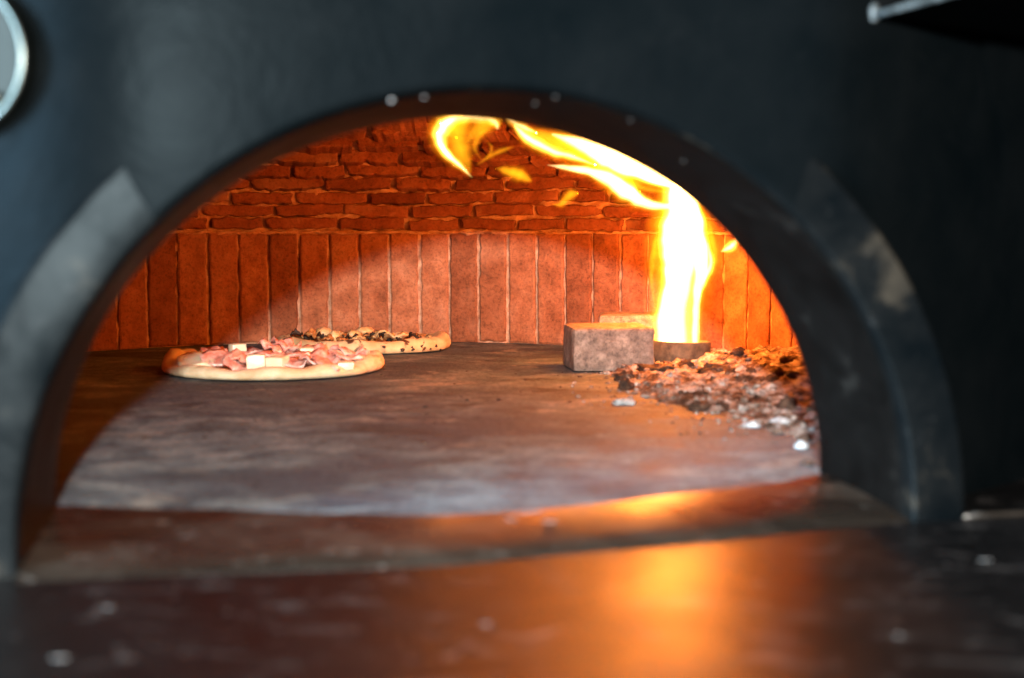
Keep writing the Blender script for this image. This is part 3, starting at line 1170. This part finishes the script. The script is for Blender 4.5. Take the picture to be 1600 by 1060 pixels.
# the curl at the crown
tongue([(738, 278, 1.74, 1), (722, 262, 1.74, 6), (702, 245, 1.74, 9), (690, 228, 1.73, 12), (688, 208, 1.73, 15), (700, 190, 1.72, 16), (720, 178, 1.72, 8)], M['fire_mid'], 0.8, 11)
tongue([(732, 272, 1.74, 1), (714, 254, 1.74, 4), (697, 238, 1.74, 6), (686, 222, 1.73, 5), (684, 208, 1.73, 2)], M['fire_hot'], 0.9, 12)
tongue([(736, 270, 1.75, 2), (724, 246, 1.75, 13), (716, 220, 1.75, 17), (716, 195, 1.75, 18), (722, 172, 1.75, 10)], M['fire_low'], 0.5, 13)
tongue([(728, 224, 1.76, 2), (742, 208, 1.76, 11), (760, 196, 1.76, 13), (784, 186, 1.76, 6)], M['fire_low'], 0.5, 23)
tongue([(690, 196, 1.72, 8), (715, 186, 1.71, 10), (745, 185, 1.7, 9), (772, 190, 1.7, 10), (778, 202, 1.7, 3)], M['fire_mid'], 0.7, 14)
tongue([(1040, 300, 1.94, 3), (1000, 292, 1.92, 5), (965, 270, 1.9, 6), (935, 262, 1.88, 4), (905, 256, 1.86, 1)], M['fire_low'], 0.8, 31, 0.35)
tongue([(980, 236, 1.84, 2), (940, 218, 1.82, 5), (905, 208, 1.8, 6), (880, 198, 1.78, 2)], M['fire_low'], 0.8, 32, 0.35)
tongue([(1112, 430, 1.98, 1), (1118, 400, 1.98, 4), (1112, 370, 1.98, 5), (1108, 345, 1.98, 1)], M['fire_low'], 0.8, 33, 0.3)
tongue([(1024, 480, 2.0, 1), (1018, 440, 2.0, 4), (1020, 400, 2.0, 6), (1026, 365, 2.0, 1)], M['fire_low'], 0.8, 34, 0.3)
tongue([(752, 250, 1.74, 1), (742, 232, 1.74, 4), (748, 214, 1.74, 6), (762, 202, 1.74, 2)], M['fire_low'], 0.7, 35, 0.3)
# loose wisps
tongue([(745, 258, 1.74, 1), (765, 245, 1.74, 3.5), (785, 235, 1.74, 4), (803, 230, 1.74, 1)], M['fire_low'], 1.0, 15, name='flame_wisp')
tongue([(775, 263, 1.74, 1), (795, 268, 1.74, 8), (815, 275, 1.74, 9), (831, 284, 1.74, 2)], M['fire_low'], 1.1, 17, name='flame_wisp')
tongue([(862, 319, 1.9, 1), (876, 320, 1.9, 5), (884, 311, 1.9, 6), (893, 304, 1.9, 8), (903, 302, 1.9, 3)], M['fire_low'], 1.0, 18, name='flame_wisp')
tongue([(1126, 394, 1.95, 1), (1138, 388, 1.95, 9), (1148, 380, 1.95, 9), (1152, 368, 1.95, 2)], M['fire_mid'], 0.9, 19, name='flame_wisp')
tongue([(762, 222, 1.73, 1), (768, 230, 1.73, 2.5), (766, 240, 1.73, 2.5), (758, 246, 1.73, 0.6)], M['fire_low'], 1.0, 20, name='flame_wisp')

FC = (1.0, 0.175, 0.002)
lamp('flame_light', 'POINT', (0.238, 1.99, 0.15), 8.2, FC, 0.045)
lamp('flame_light', 'POINT', (0.20, 1.93, 0.255), 6.0, FC, 0.05)
lamp('flame_light', 'POINT', (0.06, 1.80, 0.29), 2.0, FC, 0.04)
lamp('flame_light', 'POINT', (-0.06, 1.71, 0.295), 0.6, FC, 0.035)

# ------------------------------------------------------------------ ash and charcoal
BD = [1.13, 1.25, 1.40, 1.52, 1.60, 1.75, 1.95, 2.10, 2.3]
BX = [0.275, 0.262, 0.240, 0.205, 0.142, 0.130, 0.125, 0.20, 0.22]


def ash_h(x, y):
    p = (x, y, 0)
    bx = interp(BD, BX, y) + 0.018 * fbm(p, 22, 3, 4)
    d = x - bx
    h = sstep(0.0, 0.09, d) * 0.007 + sstep(0.08, 0.26, d) * 0.017
    h *= 0.6 + 0.4 * sstep(1.3, 1.6, y)
    k = abs(fbm(p, 30, 4, 6))
    h += sstep(0.0, 0.03, d) * (0.011 * k + 0.0022 * fbm(p, 110, 3, 2) + 0.0006 * fbm(p, 300, 2, 5))
    return h - 0.0025 if d > -0.01 else -0.004


b = MB()
nx_, ny_ = 170, 330
X0, X1, Y0, Y1 = 0.09, 0.50, 1.10, 2.28
b.grid(nx_, ny_, lambda a, c: Vector((X0 + (X1 - X0) * a, Y0 + (Y1 - Y0) * c, ash_h(X0 + (X1 - X0) * a, Y0 + (Y1 - Y0) * c))))


def keep(p):
    return p.z > -0.0032 and (Vector((p.x, p.y, 0)) - OC).length < RW - 0.004 and UV(p)[1] > 0.14


b.f = [f for f in b.f if any(keep(b.v[i]) for i in f) and all((Vector((b.v[i].x, b.v[i].y, 0)) - OC).length < RW + 0.01 for i in f)]
ash = b.build('ash_bed', M['ash'])
tag(ash, 'bed of grey brown ash heaped along the right wall', 'ash', None, 'stuff')

lumps = [(977, 585, 13, 8, 'dark coal flake at the left tip of the ash heap'),
         (978, 598, 12, 9, 'round brown coal just below the leftmost coal flake'),
         (1024, 578, 25, 6, 'long rust brown coal lying before the iron cup'),
         (1074, 578, 11, 8, 'small dark coal below the right part of the iron cup'),
         (1113, 584, 21, 8, 'black hollow coal right of the iron cup'),
         (1142, 588, 15, 9, 'dark coal joined to the right end of the black hollow coal'),
         (1172, 592, 12, 9, 'brown coal in the middle of the ash heap, right of the dark coals'),
         (1093, 630, 18, 7, 'flat grey brown coal lying alone at the front of the ash'),
         (1126, 631, 15, 7, 'brown coal touching the right end of the flat front coal'),
         (1200, 604, 13, 8, 'grey coal high on the right of the heap'),
         (1230, 634, 11, 13, 'upright grey coal at the shadow edge near the right wall'),
         (1202, 660, 8, 5, 'small dark coal between two white ash clumps')]
for k, (px, py, rx, rz_, lab) in enumerate(lumps):
    c = at_z(px, py + rz_ * 0.6, 0.004)
    s = c.y / FPX
    hz = ash_h(c.x, c.y)
    b = MB()
    b.blob(Vector((0, 0, 0)), rx * s * 1.15, rx * s * 0.8, rz_ * s * 1.2, 0.6, 1.9, k * 3.7, 12)
    o = b.build('charcoal_lump', M['coal'], None, True, Matrix.Translation((c.x, c.y, max(hz * 0.6, 0) + rz_ * s * 0.55)) @ Matrix.Rotation(k * 0.9, 4, 'Z') if rx < 16 else Matrix.Translation((c.x, c.y, max(hz * 0.6, 0) + rz_ * s * 0.55)))
    tag(o, lab, 'charcoal', 'coals in the ash heap')
r4 = random.Random(8)
small = [(1196, 576, 'small coal against the wall foot, top left of the shaded heap'), (1216, 590, 'small coal in the middle of the shaded heap, right of the grey coal'),
         (1237, 596, 'rust brown coal on the right of the heap beneath the lit bricks'), (1229, 575, 'topmost small coal where heap meets the bright orange bricks'),
         (1247, 612, 'small coal just above the upright grey coal, near the arch'), (1251, 642, 'small coal right of the upright grey coal, against the arch'),
         (1258, 664, 'small shaded coal above the white clump nearest the mouth'), (1262, 700, 'frontmost shaded coal at the foot of the right arch'),
         (1152, 562, 'small coal just right of the iron cup on the pale ash')]
for k, (px, py, lab) in enumerate(small):
    c = at_z(px, py + 4, 0.012)
    s = c.y / FPX
    rx = r4.uniform(8, 13)
    b = MB()
    b.blob(Vector((0, 0, 0)), rx * s, rx * s * 0.85, rx * s * 0.6, 0.65, 2.0, k * 2.9 + 60, 11)
    o = b.build('charcoal_lump', M['coal'], None, True, Matrix.Translation((c.x, c.y, max(ash_h(c.x, c.y), 0) + rx * s * 0.15)) @ Matrix.Rotation(k * 1.3, 4, 'Z'))
    tag(o, lab, 'charcoal', 'small coals by the right wall')
whites = [(975, 625, 18, 7, 'pale blue grey ash clump left of the coals at the front'), (1175, 660, 15, 6, 'white ash clump at the front right of the heap'),
          (1219, 656, 16, 6, 'white ash clump beside the upright grey coal'), (1252, 692, 10, 7, 'white ash clump nearest the mouth at the right')]
for k, (px, py, rx, rz_, lab) in enumerate(whites):
    c = at_z(px, py + rz_ * 0.6, 0.002)
    s = c.y / FPX
    b = MB()
    b.blob(Vector((0, 0, 0)), rx * s, rx * s * 0.9, rz_ * s * 0.9, 0.55, 2.6, k * 5.1 + 2, 12)
    o = b.build('ash_clump', M['whiteash'], None, True, Matrix.Translation((c.x, c.y, max(0, ash_h(c.x, c.y)) * 0.8 + rz_ * s * 0.4)))
    tag(o, lab, 'ash', 'white ash clumps')

# crumbs of charcoal and ash scattered round the heap, glints painted as white specks on the lip, flour on the ledge
b = MB()
r3 = random.Random(21)
for k in range(520):
    y = r3.uniform(1.28, 2.1)
    x = interp(BD, BX, y) + r3.gauss(0.05, 0.07)
    if (Vector((x, y, 0)) - OC).length > RW - 0.02 or x < 0.06:
        continue
    h = max(0.0, ash_h(x, y))
    s = r3.uniform(0.0012, 0.0042) * (0.5 if x < interp(BD, BX, y) else 1.0)
    b.blob((x, y, h + s * 0.3), s * r3.uniform(0.8, 1.6), s * r3.uniform(0.8, 1.4), s * 0.8, 0.5, 1.6, k, 4)
tag(b.build('ash_crumbs', M['ash']), 'small crumbs of ash and charcoal scattered round the heap', 'ash', None, 'stuff')
b = MB()
for k in range(60):
    y = r3.uniform(1.15, 2.0)
    x = r3.uniform(-0.35, 0.25)
    s = r3.uniform(0.0008, 0.002)
    b.blob((x, y, s * 0.3), s * 1.4, s, s * 0.6, 0.5, 1.6, k, 4)
tag(b.build('char_crumbs', M['coal']), 'tiny burnt crumbs scattered over the stone floor', 'crumbs', None, 'stuff')

b = MB()  # white blobs in place of specular glints along the lip
for px, py, rr in ((612, 157, 1.6), (663, 152, 0.9), (836, 162, 0.8), (868, 152, 0.7), (985, 188, 0.5), (1068, 252, 0.5)):
    # on the underside of the tunnel, somewhere along its depth
    best = None
    for k in range(60):
        v = 0.004 + 0.115 * k / 59
        dd = ray(px, py)
        t_ = (O(0, v, 0) - EYE).dot(AV) / dd.dot(AV)
        p = EYE + dd * t_
        u, _ = UV(p)
        e = abs(math.hypot(u - 0.006 - 0.03 * v, p.z / ARCH) - (RMOUTH - 0.002 - 0.0095 * v / 0.124))
        if best is None or e < best[0]:
            best = (e, p)
    s = rr * 0.0010
    b.blob(best[1], s, s, s, 0.1, n=5)
tag(b.build('lip_glints', M['flour']), 'white specks painted in for bright glints on the lip of the arch', 'flour', None, 'stuff')
b = MB()
for px, py, rr in ((95, 1028, 2.4), (1404, 993, 1.4), (800, 812, 2.6), (760, 975, 1.6), (275, 838, 1.4), (860, 815, 3.0), (700, 830, 2.5), (1272, 765, 1.2), (1540, 875, 2.4), (170, 950, 1.5)):
    z_ = -0.0125 if py > 860 else (-0.006 if py > 820 else -0.001)
    p = at_z(px, py, z_)
    s = rr * 0.0007
    b.blob(p, s * 2.6, s * 1.1, s * 0.2, 0.6, n=6, seed=px)
tag(b.build('ledge_flour', M['flour']), 'smears of white flour on the ledge and sill', 'flour', None, 'stuff')
